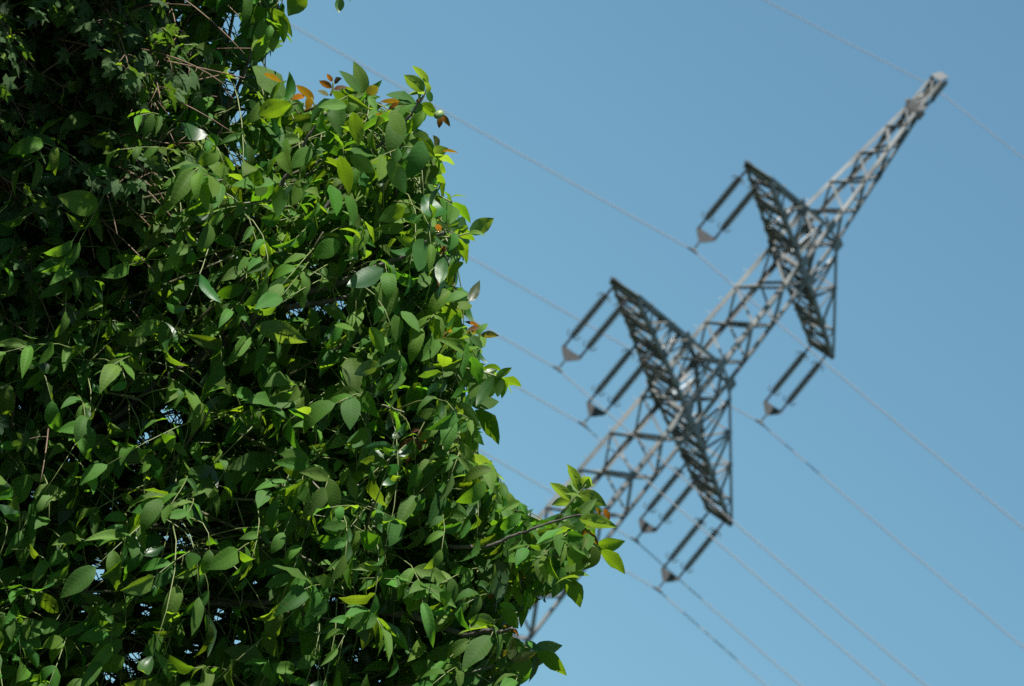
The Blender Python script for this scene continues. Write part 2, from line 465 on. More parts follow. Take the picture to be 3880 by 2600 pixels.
class Leaves:
    """walnut leaflets gathered as arrays, written out as one mesh"""
    def __init__(self): self.b = []; self.d = []; self.n = []; self.l = []; self.w = []; self.cu = []; self.fo = []; self.t = []; self.wv = []
    def add(self, b, d, n, l, w, cu, fo, t, wv=0.0):
        self.b.append(b); self.d.append(d); self.n.append(n); self.l.append(l); self.w.append(w)
        self.cu.append(cu); self.fo.append(fo); self.t.append(t); self.wv.append(wv)
    def arrays(self, low):
        T, WP = (TLOW, WLOW) if low else (TPROF, WPROF)
        V = np.array([-1, 0, 1.]) if low else np.array([-1, -.5, 0, .5, 1.])
        b = np.array(self.b); d = unit(np.array(self.d)); n = np.array(self.n)
        n = unit(n - d * (n * d).sum(1, keepdims=True)); s = np.cross(d, n)
        l = np.array(self.l)[:, None, None]; w = np.array(self.w)[:, None, None]
        cu = np.array(self.cu)[:, None, None]; fo = np.array(self.fo)[:, None, None]; wv = np.array(self.wv)[:, None, None]
        t = T[None, :, None]; v = V[None, None, :]; wp = WP[None, :, None]
        ang = cu * t                                             # midrib bends by cu radians over its length
        cs = np.where(np.abs(cu) < 1e-3, 1.0, cu)
        x = l * np.where(np.abs(cu) < 1e-3, t, np.sin(ang) / cs) + 0 * v
        zc = -l * np.where(np.abs(cu) < 1e-3, 0 * t, (1 - np.cos(ang)) / cs)
        av = np.abs(v)
        hw = w * wp
        y = hw * v * np.cos(fo)
        z = zc + hw * (av * np.sin(fo) - .35 * av ** 2 * np.sin(np.abs(fo) + .15)) + wv * hw * av * np.sin(t * 13 + 2.1 * v)
        P = b[:, None, None, :] + x[..., None] * d[:, None, None, :] + y[..., None] * s[:, None, None, :] + z[..., None] * n[:, None, None, :]
        uv = np.stack([np.broadcast_to(t, x.shape), np.broadcast_to(v * np.maximum(wp, .15), x.shape), 0 * x], -1)
        return P, uv, len(T), len(V)
    def build(self, name, material, parent, low=False):
        P, uv, nt_, nv = self.arrays(low); N_ = len(P); k = nt_ * nv
        quads = np.array([(i * nv + j, (i + 1) * nv + j, (i + 1) * nv + j + 1, i * nv + j + 1) for i in range(nt_ - 1) for j in range(nv - 1)])
        F = (np.arange(N_)[:, None, None] * k + quads[None]).reshape(-1, 4)
        off = parent_origin(parent)
        return raw_mesh(name, P.reshape(-1, 3) - off, F, material, parent, uv.reshape(-1, 3), np.repeat(np.array(self.t), k, axis=0))

def raw_mesh(name, V, F, material, parent, uv, tint):
    me = bpy.data.meshes.new(name); me.vertices.add(len(V)); me.vertices.foreach_set('co', V.astype(np.float32).ravel())
    ns = F.shape[1]
    me.loops.add(F.size); me.loops.foreach_set('vertex_index', F.astype(np.int32).ravel())
    me.polygons.add(len(F)); me.polygons.foreach_set('loop_start', np.arange(0, F.size, ns, dtype=np.int32))
    me.polygons.foreach_set('use_smooth', np.ones(len(F), bool))
    a = me.attributes.new('leafuv', 'FLOAT_VECTOR', 'POINT'); a.data.foreach_set('vector', uv.astype(np.float32).ravel())
    c = me.attributes.new('tint', 'FLOAT_COLOR', 'POINT')
    c.data.foreach_set('color', np.concatenate([tint, np.ones((len(tint), 1))], 1).astype(np.float32).ravel())
    me.materials.append(material); me.update(calc_edges=True); me.validate()
    o = bpy.data.objects.new(name, me); COL.objects.link(o); o.parent = parent
    return o

# outline of the walnut's crown as measured against the sky
POLY = np.array([(-1400, -1500), (900, -1500), (1180, -700), (1200, -250), (1090, -60), (1062, 60), (1094, 125), (1076, 165), (1052, 205), (976, 244), (1078, 312), (1108, 372), (1200, 405),
 (1283, 340), (1339, 300), (1400, 340), (1424, 419), (1463, 380), (1560, 365), (1640, 430), (1582, 450), (1560, 513), (1640, 520), (1660, 580), (1723, 628), (1661, 640), (1680, 695), (1664, 743), (1713, 767),
 (1785, 846), (1800, 880), (1785, 897), (1787, 949), (1760, 1000), (1702, 1036), (1700, 1090), (1790, 1100), (1787, 1164), (1743, 1190), (1759, 1256), (1780, 1225), (1833, 1308), (1823, 1343), (1851, 1380), (1854, 1414),
 (1915, 1440), (1910, 1480), (1856, 1527), (1779, 1511), (1754, 1483), (1743, 1517), (1805, 1555), (1885, 1660), (1818, 1617), (1805, 1709), (1777, 1724), (1867, 1750), (1878, 1775), (1941, 1878), (2021, 1958), (2102, 1970),
 (2180, 1900), (2240, 1880), (2250, 1990), (2268, 2073), (2300, 2090), (2280, 2110), (2211, 2159), (2190, 2245), (2140, 2199), (2090, 2274), (1998, 2320), (1940, 2360), (1900, 2326), (1930, 2400), (2027, 2469), (2090, 2480), (2060, 2530), (1970, 2578), (1952, 2676), (2050, 3000), (2050, 3600), (-1400, 3600)], float)
def inside(x, y, poly=POLY):
    x = np.asarray(x, float); y = np.asarray(y, float); r = np.zeros(x.shape, bool)
    x1, y1 = poly[-1]
    for x2, y2 in poly:
        c = ((y1 > y) != (y2 > y)) & (x < (x2 - x1) * (y - y1) / (y2 - y1 + 1e-12) + x1)
        r ^= c; x1, y1 = x2, y2
    return r
def edge_dist(x, y, poly=POLY):
    q = np.stack([np.asarray(x, float), np.asarray(y, float)], -1); best = np.full(q.shape[:-1], 1e9)
    for i in range(len(poly)):
        a = poly[i - 1]; e = poly[i] - a
        t = np.clip(((q - a) @ e) / (e @ e + 1e-9), 0, 1)
        best = np.minimum(best, np.linalg.norm(q - a - t[..., None] * e, axis=-1))
    return best
# holes in the crown through which the sky shows
GAPS = np.array([(635, 1574, 24), (680, 1605, 22), (547, 1683, 26), (349, 2126, 24), (694, 2089, 20), (363, 2207, 34), (500, 2470, 52), (470, 2530, 40), (340, 2294, 34), (420, 2568, 36), (552, 2313, 20), (835, 2374, 24),
 (727, 2488, 22), (1263, 1202, 36), (1180, 1020, 26), (750, 22, 18), (651, 88, 26), (870, 95, 34), (491, 189, 20), (880, 330, 26), (900, 440, 26), (905, 610, 14), (1010, 260, 30), (1075, 860, 20), (600, 2040, 16), (250, 1730, 16), (90, 1530, 18), (1290, 640, 12),
 (1110, 1160, 18), (920, 2420, 24), (1340, 2500, 26), (600, 2160, 15), (1180, 2560, 24), (120, 1880, 14), (1280, 2290, 14)], float)
def in_gap(x, y):
    return (np.hypot(x - GAPS[:, 0], y - GAPS[:, 1]) < GAPS[:, 2]).any()

GREEN = lambda: np.array([1.0, 1.0, 1.0]) * rng.uniform(.62, 1.25) * np.array([rng.uniform(.75, 1.45), 1.0, rng.uniform(.7, 1.2)])
YELLOW = lambda: np.array([1.35, 1.05, .8]) * rng.uniform(.9, 1.15)  # young leaf colour; on hand-placed leaflets also paints the backlit glow
PALE = lambda: np.array([1.7, 1.2, 2.4]) * rng.uniform(.9, 1.15)
RED = lambda: np.array([2.0, .36, 1.1]) * rng.uniform(.75, 1.2)
ORANGE = lambda: np.array([2.1, .55, .9]) * rng.uniform(.8, 1.1)
BRONZE = lambda: np.array([1.7, .70, 1.5]) * rng.uniform(.8, 1.1)

walnut_base = np.array([-1.75, 16.9, 0.0])
wal = empty('walnut_tree', tuple(walnut_base))
tag(wal, 'broad leafy walnut tree with glossy green leaflets and reddish young tips in sharp focus', 'tree')
leaves = Leaves(); shoots = Leaves(); far_leaves = Leaves(); stalks = MB(); twigs = MB()
CORE = np.array([-1.45, 16.5, 3.7])
DOWN = np.array([0, 0, -1.0])

def compound(p0, d0, L, npair, size, tint, hi=True, keep=None, droop=None, store=None):
    """one pinnate walnut leaf: drooping stalk, opposite leaflets, a larger end leaflet"""
    g = rng.uniform(.2, .85) if droop is None else droop
    s = np.linspace(0, 1, 6); pts = p0 + d0 * (s * L)[:, None] + DOWN * (g * L * s ** 2)[:, None]
    upn = unit(Z_ + .35 * rng.normal(size=3))
    got = []
    pos = [1.0] + [x for x in (.80, .56, .34)[:npair] for _ in (0, 1)]
    for i, q in enumerate(pos):
        p = np.array([np.interp(q, s, pts[:, k]) for k in range(3)])
        tg = unit(d0 + DOWN * 2 * g * q)
        n = unit(upn - tg * (upn @ tg)); sd = np.cross(tg, n)
        if i == 0: d = tg + .15 * rng.normal(size=3); l = size * rng.uniform(1.0, 1.2)
        else:
            a = math.radians(rng.uniform(48, 75)); o = 1 if i % 2 else -1
            d = tg * math.cos(a) + sd * o * math.sin(a) + DOWN * rng.uniform(.15, .8) + .10 * rng.normal(size=3)
            l = size * (1.02 - .15 * ((i - 1) // 2)) * rng.uniform(.82, 1.08)
        d = unit(d); nn = unit(n + .55 * rng.normal(size=3))
        w = l * rng.uniform(.18, .26); cu = rng.uniform(.2, 2.0); fo = rng.uniform(.12, .95)
        tip = p + d * l * .97 + DOWN * l * cu * .2
        if keep is not None and not keep(p, p + d * l * .5, tip, n, w): continue
        (store or (leaves if hi else far_leaves)).add(p, d, nn, l, w, cu, fo, tint() * rng.uniform(.85, 1.1), rng.uniform(.03, .22))
        got.append(q)
    if len(got) >= 2 and hi:
        e = max(got); pp = np.array([[np.interp(x, s, pts[:, k]) for k in range(3)] for x in np.linspace(0, e, 5)])
        qx, qy = pix(pp)
        if inside(qx, qy).all(): stalks.tube(pp, np.linspace(.0018, .0010, 5), 5)

GS = 10; _gx = np.arange(-800, 2500, GS); _gy = np.arange(-1300, 3200, GS)
GRID = edge_dist(*np.meshgrid(_gx, _gy)) * inside(*np.meshgrid(_gx, _gy))
def grid_dist(x, y):
    i = int(round((x + 800) / GS)); j = int(round((y + 1300) / GS))
    return GRID[j, i] if 0 <= i < len(_gx) and 0 <= j < len(_gy) else (300.0 if i < 0 else 0.0)
GB = np.zeros_like(GRID, bool)
GAPS = np.concatenate([GAPS, np.stack([rng.uniform(20, 1750, 38), rng.uniform(20, 2580, 38), rng.uniform(2, 11, 38)], 1)])
for gx_, gy_, gr_ in GAPS: GB |= np.hypot(_gx[None, :] - gx_, _gy[:, None] - gy_) < gr_ + 20
# heavier twigs that show between the leaves: nothing grows right in front of them
BARE = [((345, 1640), (600, 1460)), ((600, 1460), (845, 1310)), ((470, 1560), (560, 1480)), ((700, 1150), (830, 960)), ((830, 960), (940, 850)), ((460, 1090), (520, 970)), ((600, 2220), (680, 2270)), ((680, 2270), (800, 2290)), ((800, 2290), (1000, 2285)),
 ((690, 2120), (860, 2030)), ((560, 1990), (690, 2015)), ((690, 2015), (830, 2010)), ((665, 1995), (740, 1890)), ((830, 500), (870, 390)), ((870, 390), (960, 180)), ((1090, 660), (1150, 545)), ((1150, 545), (1235, 430)), ((1380, 600), (1460, 530)), ((1290, 1070), (1420, 1010)), ((1190, 1150), (1330, 1120))]
LB = np.zeros_like(GB)
for (ax_, ay_), (bx_, by_) in BARE:
    e_ = np.array([bx_ - ax_, by_ - ay_], float); q_ = np.stack(np.meshgrid(_gx - ax_, _gy - ay_), -1).astype(float)
    t_ = np.clip(q_ @ e_ / (e_ @ e_), 0, 1); LB |= np.linalg.norm(q_ - t_[..., None] * e_, axis=-1) < 17
def keep_visible(p, mid, tip, n, w):
    q = np.array([p, mid, tip, .5 * (mid + tip)]); x, y = pix(q)
    i = np.rint((x + 800) / GS).astype(int); j = np.rint((y + 1300) / GS).astype(int)
    if (i >= len(_gx)).any(): return False
    if (i < 0).any() or (j < 0).any() or (j >= len(_gy)).any(): return bool(inside(x, y).all())
    if (GRID[j, i] <= 0).any() or GB[j[1:], i[1:]].any(): return False
    rag = .4 if (x[2] > 1850 and y[2] > 1700) or (y[2] < 520 and x[2] > 1100) else .55 + 3.2 * max(0.0, math.sin(y[2] / 74.0 + .6) * math.sin(y[2] / 29.0 + x[2] / 53.0) + .12)
    if GRID[j[2], i[2]] < 10 + rng.exponential(62) * rag: return False
    if LB[j[1:], i[1:]].any() and (mid - CAM) @ FWD < 16.12: return False
    return True

# shoots across the part of the crown that faces the camera
X0, X1, Y0, Y1 = -700, 2300, -1100, 3000
n_made = 0
def make_shoot(px, py, d, edge, hi=True):
    p = at(px, py, d)
    out = unit(unit(p - CORE) * rng.uniform(.5, 1.1) + Z_ * rng.uniform(.1, .7) + .45 * rng.normal(size=3))
    tl = rng.uniform(.10, .24)
    tip = p + out * tl
    tx, ty = pix(tip)
    st = p - out * rng.uniform(.10, .35) + unit(CORE - p) * .12; sx, sy = pix(st)
    if grid_dist(tx, ty) > 40 and grid_dist(sx, sy) > 60 and hi and rng.random() < .4:
        twigs.tube([st, p, p + out * tl * .5, tip], [.0046, .0038, .0030, .0022], 6)
    a0 = rng.uniform(0, 6.28); nl = rng.integers(4, 7)
    e1 = unit(np.cross(out, np.array([.3, .5, .81]))); e2 = np.cross(out, e1)
    for i in range(nl):
        f = i / nl; a = a0 + i * 2.4
        rad = e1 * math.cos(a) + e2 * math.sin(a)
        d0 = unit(out * (.25 + .7 * f) + rad * (1.0 - .45 * f) + .15 * Z_)
        young = f > .6
        tint = GREEN if not (edge and young and rng.random() < .45) else YELLOW
        compound(p + out * tl * (.2 + .8 * f), d0, rng.uniform(.15, .28), rng.integers(2, 4), rng.uniform(.060, .112) * (1 - .15 * young), tint, hi, keep_visible)
    if edge and rng.random() < .35:                              # bronze-red newest leaf
        d0 = unit(out + .4 * rng.normal(size=3))
        compound(tip, d0, rng.uniform(.06, .10), 2, rng.uniform(.04, .06), RED if rng.random() < .5 else ORANGE, True, keep_visible, .1, shoots)

while n_made < 1850:
    px, py = rng.uniform(X0, X1), rng.uniform(Y0, Y1)
    if not inside(px, py): continue
    e = float(edge_dist(px, py))
    half = min(.95, math.sqrt(max(e, 8) * 16 / FPX * 2.2))
    if px < 700 and py < 900 and rng.random() < .35: continue
    d = 16.25 + half * rng.uniform(-.85, 1.0)
    n_made += 1
    if d < 16.3 and math.sin(px / 61.0 + 2.1 * math.sin(py / 97.0)) * math.sin(py / 53.0 + 1.7 * math.sin(px / 83.0)) > .60: continue
    make_shoot(px, py, d, e < 260)
# extra shoots along the outline so that it is full to the edge
for k in range(230):
    i = rng.integers(3, len(POLY) - 4); t = rng.random(); q = POLY[i] * (1 - t) + POLY[i + 1] * t
    if not (-200 < q[0] < 2450 and -500 < q[1] < 2900): continue
    q = q + np.array([-rng.uniform(40, 260), rng.uniform(-120, 120)])
    if inside(*q): make_shoot(q[0], q[1], 16.0 + rng.uniform(-.25, .3), True)

for qx_, qy_ in ((1960, 2060), (2040, 2060), (2100, 2040), (2150, 2020), (2180, 2090), (1950, 2150), (2060, 2150), (2120, 2110), (2220, 2060), (2190, 2150), (1960, 2240), (1900, 2220), (1860, 2150), (2080, 2200), (1890, 2470), (1960, 2520), (1700, 2480), (1800, 2540), (1480, 470), (1560, 480), (1600, 590), (1300, 430), (1220, 470), (1380, 430), (1680, 820), (1720, 900), (1680, 980), (1700, 1180), (1760, 1340), (1700, 1420), (1720, 1600), (1780, 1420), (1000, 130), (1010, 50)):
    make_shoot(qx_ + rng.uniform(-25, 25), qy_ + rng.uniform(-25, 25), 15.85 + rng.uniform(-.15, .15), True)
# ---- single leaflets of the outer sprays, as they stand against the sky
# (base x, y, tip x, y, width ratio, side seen: u upper / l under, colour)
G_, Y_c, P_c, R_c, O_c, B_ = GREEN, YELLOW, PALE, RED, ORANGE, BRONZE
SPR = [
 (1074, 370, 954, 245, .34, 'u', G_), (1375, 353, 1339, 231, .30, 'u', G_), (1367, 353, 1283, 267, .26, 'u', G_), (1388, 356, 1435, 329, .30, 'l', B_), (1380, 360, 1352, 425, .40, 'u', G_), (1396, 368, 1429, 419, .25, 'u', G_),
 (1313, 402, 1204, 406, .27, 'u', G_), (1576, 388, 1461, 359, .26, 'u', G_), (1608, 346, 1529, 284, .30, 'l', P_c), (1622, 316, 1561, 248, .22, 'l', P_c), (1614, 355, 1640, 382, .34, 'u', G_), (1591, 397, 1660, 442, .36, 'l', Y_c),
 (1480, 420, 1530, 520, .34, 'u', G_), (1560, 440, 1545, 520, .30, 'u', G_), (1633, 667, 1688, 696, .34, 'l', Y_c), (1712, 767, 1783, 847, .30, 'l', G_), (1780, 885, 1872, 827, .30, 'l', P_c), (1733, 900, 1768, 1002, .36, 'l', Y_c),
 (1680, 751, 1680, 848, .40, 'u', G_), (1626, 735, 1608, 841, .36, 'u', G_), (1687, 908, 1667, 1036, .28, 'l', G_), (1548, 526, 1651, 596, .24, 'l', Y_c), (1645, 585, 1723, 627, .30, 'l', P_c), (1640, 610, 1605, 700, .36, 'u', G_), (1620, 700, 1664, 745, .25, 'u', G_),
 (1779, 1141, 1818, 1062, .24, 'l', B_), (1651, 1118, 1756, 1210, .29, 'l', P_c), (1677, 1159, 1738, 1328, .26, 'l', Y_c), (1740, 1170, 1788, 1155, .42, 'u', G_), (1738, 1338, 1826, 1318, .40, 'u', G_), (1780, 1280, 1830, 1320, .30, 'u', G_),
 (1822, 1268, 1892, 1274, .22, 'l', B_), (1815, 1264, 1760, 1258, .24, 'l', B_), (1700, 1353, 1759, 1476, .30, 'l', Y_c), (1785, 1350, 1820, 1461, .28, 'l', G_), (1836, 1414, 1779, 1514, .30, 'u', G_), (1869, 1424, 1803, 1542, .20, 'l', Y_c), (1882, 1424, 1822, 1526, .27, 'u', G_),
 (1900, 1437, 1977, 1465, .30, 'l', Y_c), (1800, 1555, 1892, 1686, .30, 'l', G_), (1726, 1527, 1818, 1617, .24, 'l', G_), (1728, 1570, 1803, 1711, .32, 'l', Y_c), (1685, 1527, 1685, 1637, .34, 'u', G_), (1690, 1440, 1640, 1480, .35, 'l', P_c), (1769, 1730, 1880, 1780, .26, 'l', P_c),
 (2196, 1861, 2148, 1757, .26, 'l', P_c), (2203, 1850, 2236, 1806, .36, 'l', P_c), (2162, 1895, 2082, 1829, .27, 'l', P_c), (2196, 1866, 2300, 1918, .26, 'l', P_c), (2168, 1901, 2212, 1965, .36, 'l', G_), (2194, 1964, 2340, 1998, .22, 'l', P_c),
 (2148, 1970, 2136, 2073, .36, 'u', G_), (2199, 2044, 2159, 2148, .34, 'u', G_), (2262, 2073, 2214, 2159, .36, 'u', G_), (2280, 2085, 2369, 2176, .28, 'l', Y_c), (2067, 2102, 2056, 2217, .34, 'u', G_), (2128, 2148, 2092, 2268, .34, 'u', G_), (2150, 2188, 2199, 2303, .30, 'l', Y_c),
 (2090, 2010, 2020, 2060, .3, 'u', G_), (2110, 2000, 2120, 2110, .25, 'u', G_), (2180, 2010, 2200, 2085, .30, 'u', G_), (2228, 2012, 2268, 2073, .2, 'l', O_c), (2040, 2120, 2000, 2200, .3, 'u', G_), (2080, 2060, 2040, 1980, .3, 'u', G_), (2000, 2150, 1980, 2260, .3, 'l', Y_c), (1960, 2190, 1975, 2300, .32, 'l', Y_c), (2010, 2230, 1990, 2320, .3, 'l', G_),
 (1907, 2308, 1964, 2383, .32, 'l', Y_c), (2033, 2469, 2148, 2561, .29, 'l', Y_c), (1932, 2505, 1872, 2448, .22, 'l', B_), (1936, 2500, 1942, 2412, .24, 'l', B_), (1942, 2506, 2035, 2470, .2, 'l', B_), (1980, 2465, 1945, 2585, .40, 'u', G_), (1880, 2420, 1850, 2500, .34, 'u', G_), (1850, 2430, 1920, 2420, .34, 'u', G_),
 (1290, -10, 1283, 49, .30, 'l', Y_c), (1150, -30, 1091, 62, .40, 'l', Y_c), (1052, 60, 1076, 165, .30, 'l', Y_c), (1010, 40, 1035, 200, .28, 'l', Y_c), (995, 75, 968, 245, .24, 'u', G_), (1000, 66, 910, 150, .32, 'u', G_),
 (1461, 1056, 1461, 1212, .36, 'u', G_), (1452, 1018, 1310, 1085, .26, 'l', P_c), (971, 1240, 1165, 1297, .26, 'l', P_c), (1268, 1231, 1345, 1255, .34, 'u', G_), (1495, 1193, 1500, 1297, .36, 'u', G_), (1225, 1160, 1315, 1214, .26, 'l', Y_c), (1121, 1056, 1150, 1174, .24, 'l', Y_c), (1532, 787, 1433, 839, .30, 'l', Y_c), (1287, 915, 1183, 976, .32, 'u', G_),
 (1471, 609, 1537, 736, .28, 'l', P_c), (1287, 590, 1325, 736, .26, 'l', Y_c), (1325, 590, 1419, 656, .26, 'l', Y_c), (1339, 425, 1358, 557, .24, 'l', Y_c), (980, 439, 1107, 392, .34, 'l', Y_c), (1040, 695, 875, 705, .26, 'u', G_), (1035, 700, 950, 770, .36, 'u', G_), (1055, 700, 1050, 830, .26, 'l', Y_c), (1250, 700, 1275, 820, .36, 'u', G_), (1310, 740, 1340, 860, .32, 'u', G_), (1180, 560, 1100, 640, .3, 'u', G_), (1440, 1380, 1340, 1420, .3, 'l', P_c), (1400, 1240, 1455, 1345, .28, 'l', Y_c), (1560, 1300, 1640, 1400, .26, 'u', G_), (1590, 1450, 1540, 1560, .3, 'l', Y_c), (1520, 1180, 1590, 1260, .3, 'u', G_), (1390, 870, 1340, 960, .3, 'u', G_),
 (1630, 1960, 1750, 2050, .22, 'l', P_c), (1620, 1960, 1500, 1990, .3, 'l', Y_c), (1640, 2030, 1690, 2140, .34, 'u', G_), (1780, 2100, 1890, 2130, .26, 'l', P_c), (1420, 1930, 1340, 2010, .32, 'u', G_), (1480, 1940, 1430, 2030, .2, 'l', P_c), (1600, 2200, 1640, 2290, .36, 'u', G_), (1660, 2290, 1720, 2400, .38, 'l', Y_c), (1900, 2210, 1800, 2170, .26, 'l', P_c),
 (60, 2480, 0, 2380, .35, 'u', G_), (150, 2460, 30, 2370, .35, 'u', G_), (220, 2320, 120, 2245, .30, 'l', Y_c), (228, 2365, 120, 2390, .32, 'u', G_), (240, 2425, 160, 2450, .34, 'u', G_), (420, 2330, 300, 2245, .22, 'l', Y_c), (440, 2365, 325, 2370, .35, 'u', G_), (462, 2430, 345, 2480, .36, 'u', G_), (470, 2490, 385, 2540, .36, 'u', G_), (1005, 2505, 845, 2465, .30, 'l', P_c), (640, 2660, 470, 2590, .3, 'l', Y_c), (1060, 2530, 960, 2600, .4, 'u', G_),
 (1560, 2520, 1700, 2590, .34, 'u', G_), (1680, 2470, 1830, 2440, .30, 'u', G_), (1650, 2590, 1830, 2560, .40, 'u', G_), (1530, 2455, 1640, 2530, .32, 'u', G_), (120, 1800, 30, 1925, .3, 'u', G_), (125, 1880, 255, 1870, .36, 'u', G_)]
REDS = [ # bronze and red young leaflets
 (1258, 310, 1238, 280, .26, 'l', R_c), (1266, 313, 1296, 297, .26, 'l', R_c), (1257, 334, 1208, 306, .24, 'l', R_c), (1264, 339, 1318, 332, .24, 'u', R_c), (1245, 362, 1202, 344, .30, 'u', B_),
 (1189, 377, 1120, 322, .20, 'l', O_c), (1152, 363, 1104, 378, .22, 'l', R_c), (1176, 367, 1159, 420, .24, 'l', O_c), (1199, 395, 1190, 450, .2, 'l', O_c), (1514, 384, 1438, 387, .14, 'l', O_c), (1510, 390, 1470, 418, .24, 'l', R_c), (1483, 467, 1424, 429, .26, 'l', O_c), (1672, 432, 1706, 481, .2, 'l', R_c), (1668, 443, 1663, 487, .28, 'l', R_c),
 (1676, 573, 1738, 580, .14, 'l', O_c), (1660, 560, 1640, 512, .28, 'u', B_), (1668, 825, 1651, 744, .30, 'l', B_), (1665, 826, 1626, 798, .28, 'l', O_c), (1725, 908, 1714, 942, .3, 'l', R_c), (1660, 850, 1662, 880, .3, 'l', R_c), (1652, 1050, 1657, 1096, .28, 'l', O_c), (1662, 1052, 1670, 1098, .30, 'u', R_c), (1676, 1085, 1687, 1126, .2, 'l', R_c), (1725, 1095, 1738, 1135, .28, 'u', B_),
 (1815, 1236, 1757, 1219, .18, 'l', R_c), (1816, 1242, 1772, 1250, .26, 'u', R_c), (2257, 1924, 2274, 1965, .26, 'l', O_c), (2290, 1928, 2308, 1978, .24, 'l', R_c), (1910, 2130, 1930, 2180, .24, 'l', O_c), (1925, 2110, 1970, 2165, .2, 'l', O_c), (1905, 2120, 1880, 2165, .3, 'u', B_), (1930, 2383, 1955, 2405, .2, 'l', R_c), (1945, 2385, 1965, 2412, .2, 'l', R_c), (1950, 2380, 1905, 2372, .2, 'l', O_c),
 (1000, 280, 1068, 312, .2, 'l', O_c), (510, 1098, 440, 1090, .24, 'l', O_c), (505, 1100, 455, 1120, .24, 'l', B_), (515, 1105, 480, 1143, .24, 'l', O_c), (500, 1095, 460, 1072, .24, 'l', R_c), (1570, 395, 1550, 388, .3, 'u', R_c), (1578, 392, 1590, 378, .3, 'u', R_c), (1850, 2270, 1860, 2230, .28, 'u', R_c), (1420, 860, 1400, 900, .2, 'u', R_c)]
for store, rows in ((leaves, SPR), (shoots, REDS)):
    for bx, by, tx, ty, wr, sd, colr in rows:
        dd = (15.42 if (bx < 1100 and by > 1700) or (900 < bx < 1540 and 380 < by < 1400 and store is leaves) else 15.75) + rng.uniform(-.1, .1)
        b = at(bx, by, dd); t = at(tx, ty, dd + rng.uniform(-.03, .03)); v = t - b; l = float(np.linalg.norm(v)); d = unit(v)
        n = (-FWD * .75 + Z_ * .55 + .18 * rng.normal(size=3)) if sd == 'u' else (FWD * .70 + Z_ * .50 + .18 * rng.normal(size=3))
        n = unit(n - d * (n @ d)); cu = rng.uniform(.25, .7)
        d2 = unit(d + n * cu * .5)
        store.add(b, d2, n, l * (1 + cu * cu / 24), l * wr * (.95 if l > .05 else 1), cu, rng.uniform(.12, .5), colr(), rng.uniform(.04, .16))
# their neighbours on the same stalk
for bx, by, tx, ty, wr, sd, colr in SPR:
    if tx < 950 or grid_dist(tx, ty) > 130: continue
    vx, vy = tx - bx, ty - by; ll = math.hypot(vx, vy)
    for o in (-1, 1):
        a = o * rng.uniform(.55, 1.15); f = rng.uniform(.65, .95); k_ = rng.uniform(.05, .45)
        ux, uy = (vx * math.cos(a) - vy * math.sin(a)) * f, (vx * math.sin(a) + vy * math.cos(a)) * f
        qx0, qy0 = bx - vx * k_ * .6, by - vy * k_ * .6
        if rng.random() < .25: continue
        dd = 15.82 + rng.uniform(-.1, .1)
        b = at(qx0, qy0, dd); t = at(qx0 + ux, qy0 + uy, dd + rng.uniform(-.04, .04)); d = unit(t - b); l = float(np.linalg.norm(t - b))
        n = (-FWD * .6 if rng.random() < .5 else FWD * .6) + Z_ * .6 + .35 * rng.normal(size=3)
        n = unit(n - d * (n @ d)); cu = rng.uniform(.3, 1.3)
        leaves.add(b, unit(d + n * cu * .5), n, l, l * rng.uniform(.18, .30), cu, rng.uniform(.1, .7), (GREEN if rng.random() < .6 else colr)(), rng.uniform(.03, .15))
# stalks and tips of those sprays
STEMS = [[(2105, 1972), (2160, 1905), (2202, 1860), (2222, 1835)], [(1252, 363), (1262, 335), (1262, 312)], [(1195, 435), (1192, 400), (1180, 370)], [(1530, 500), (1575, 420), (1612, 355), (1620, 320)], [(1700, 1010), (1660, 900), (1730, 895), (1790, 880)], [(1620, 740), (1660, 742), (1690, 755), (1712, 767)],
 [(1580, 960), (1640, 905), (1690, 870)], [(1640, 1110), (1690, 1130), (1740, 1175), (1780, 1140)], [(1810, 1300), (1818, 1268), (1816, 1240)], [(1760, 1395), (1830, 1410), (1880, 1425), (1905, 1438)], [(1900, 2040), (1970, 2020), (2060, 1990), (2180, 1955)], [(2060, 2090), (2130, 2120), (2190, 2040), (2280, 2088)], [(1850, 2380), (1880, 2350), (1960, 2320)], [(1820, 2440), (1900, 2420), (1960, 2440), (2035, 2470)], [(235, 2560), (240, 2450), (222, 2325), (215, 2300)], [(466, 2500), (462, 2430), (435, 2350), (420, 2330)], [(1925, 2540), (1932, 2505), (1940, 2480)], [(1380, 420), (1378, 370), (1375, 352)], [(980, 0), (1000, 60), (998, 110), (990, 160)], [(132, 1760), (135, 1840), (128, 1890)]]
for st in STEMS:
    P = np.array([at(x, y, 15.78) for x, y in st])
    s = np.linspace(0, 1, len(P)); ss = np.linspace(0, 1, 9)
    stalks.tube(np.stack([np.interp(ss, s, P[:, k]) for k in range(3)], 1), np.linspace(.0032, .0017, 9), 6)

# ---- rest of the crown, round the part the camera sees
def ellipsoid_fill(n, c, r, hole=True):
    k = 0
    while k < n:
        q = rng.normal(size=3); q = unit(q) * (rng.random() ** .42); p = c + q * r
        if p[2] < 1.5: continue
        x, y = pix(p)
        if hole and (-330 < x < 4300 and -330 < y < 2930): continue
        k += 1
        out = unit(unit(p - c) + Z_ * .4 + .5 * rng.normal(size=3))
        compound(p, out, rng.uniform(.18, .32), rng.integers(2, 4), rng.uniform(.095, .13), GREEN, False, lambda a, b, t_, n_, w_: not _bad(a, b, t_))
def _bad(a, b, t_):
    x, y = pix(np.array([a, b, t_])); inf = (x > -60) & (x < 3940) & (y > -60) & (y < 2660)
    return bool((inf & ~inside(x, y)).any())
ellipsoid_fill(1700, np.array([-1.55, 16.7, 3.55]), np.array([2.25, 2.1, 2.15]))

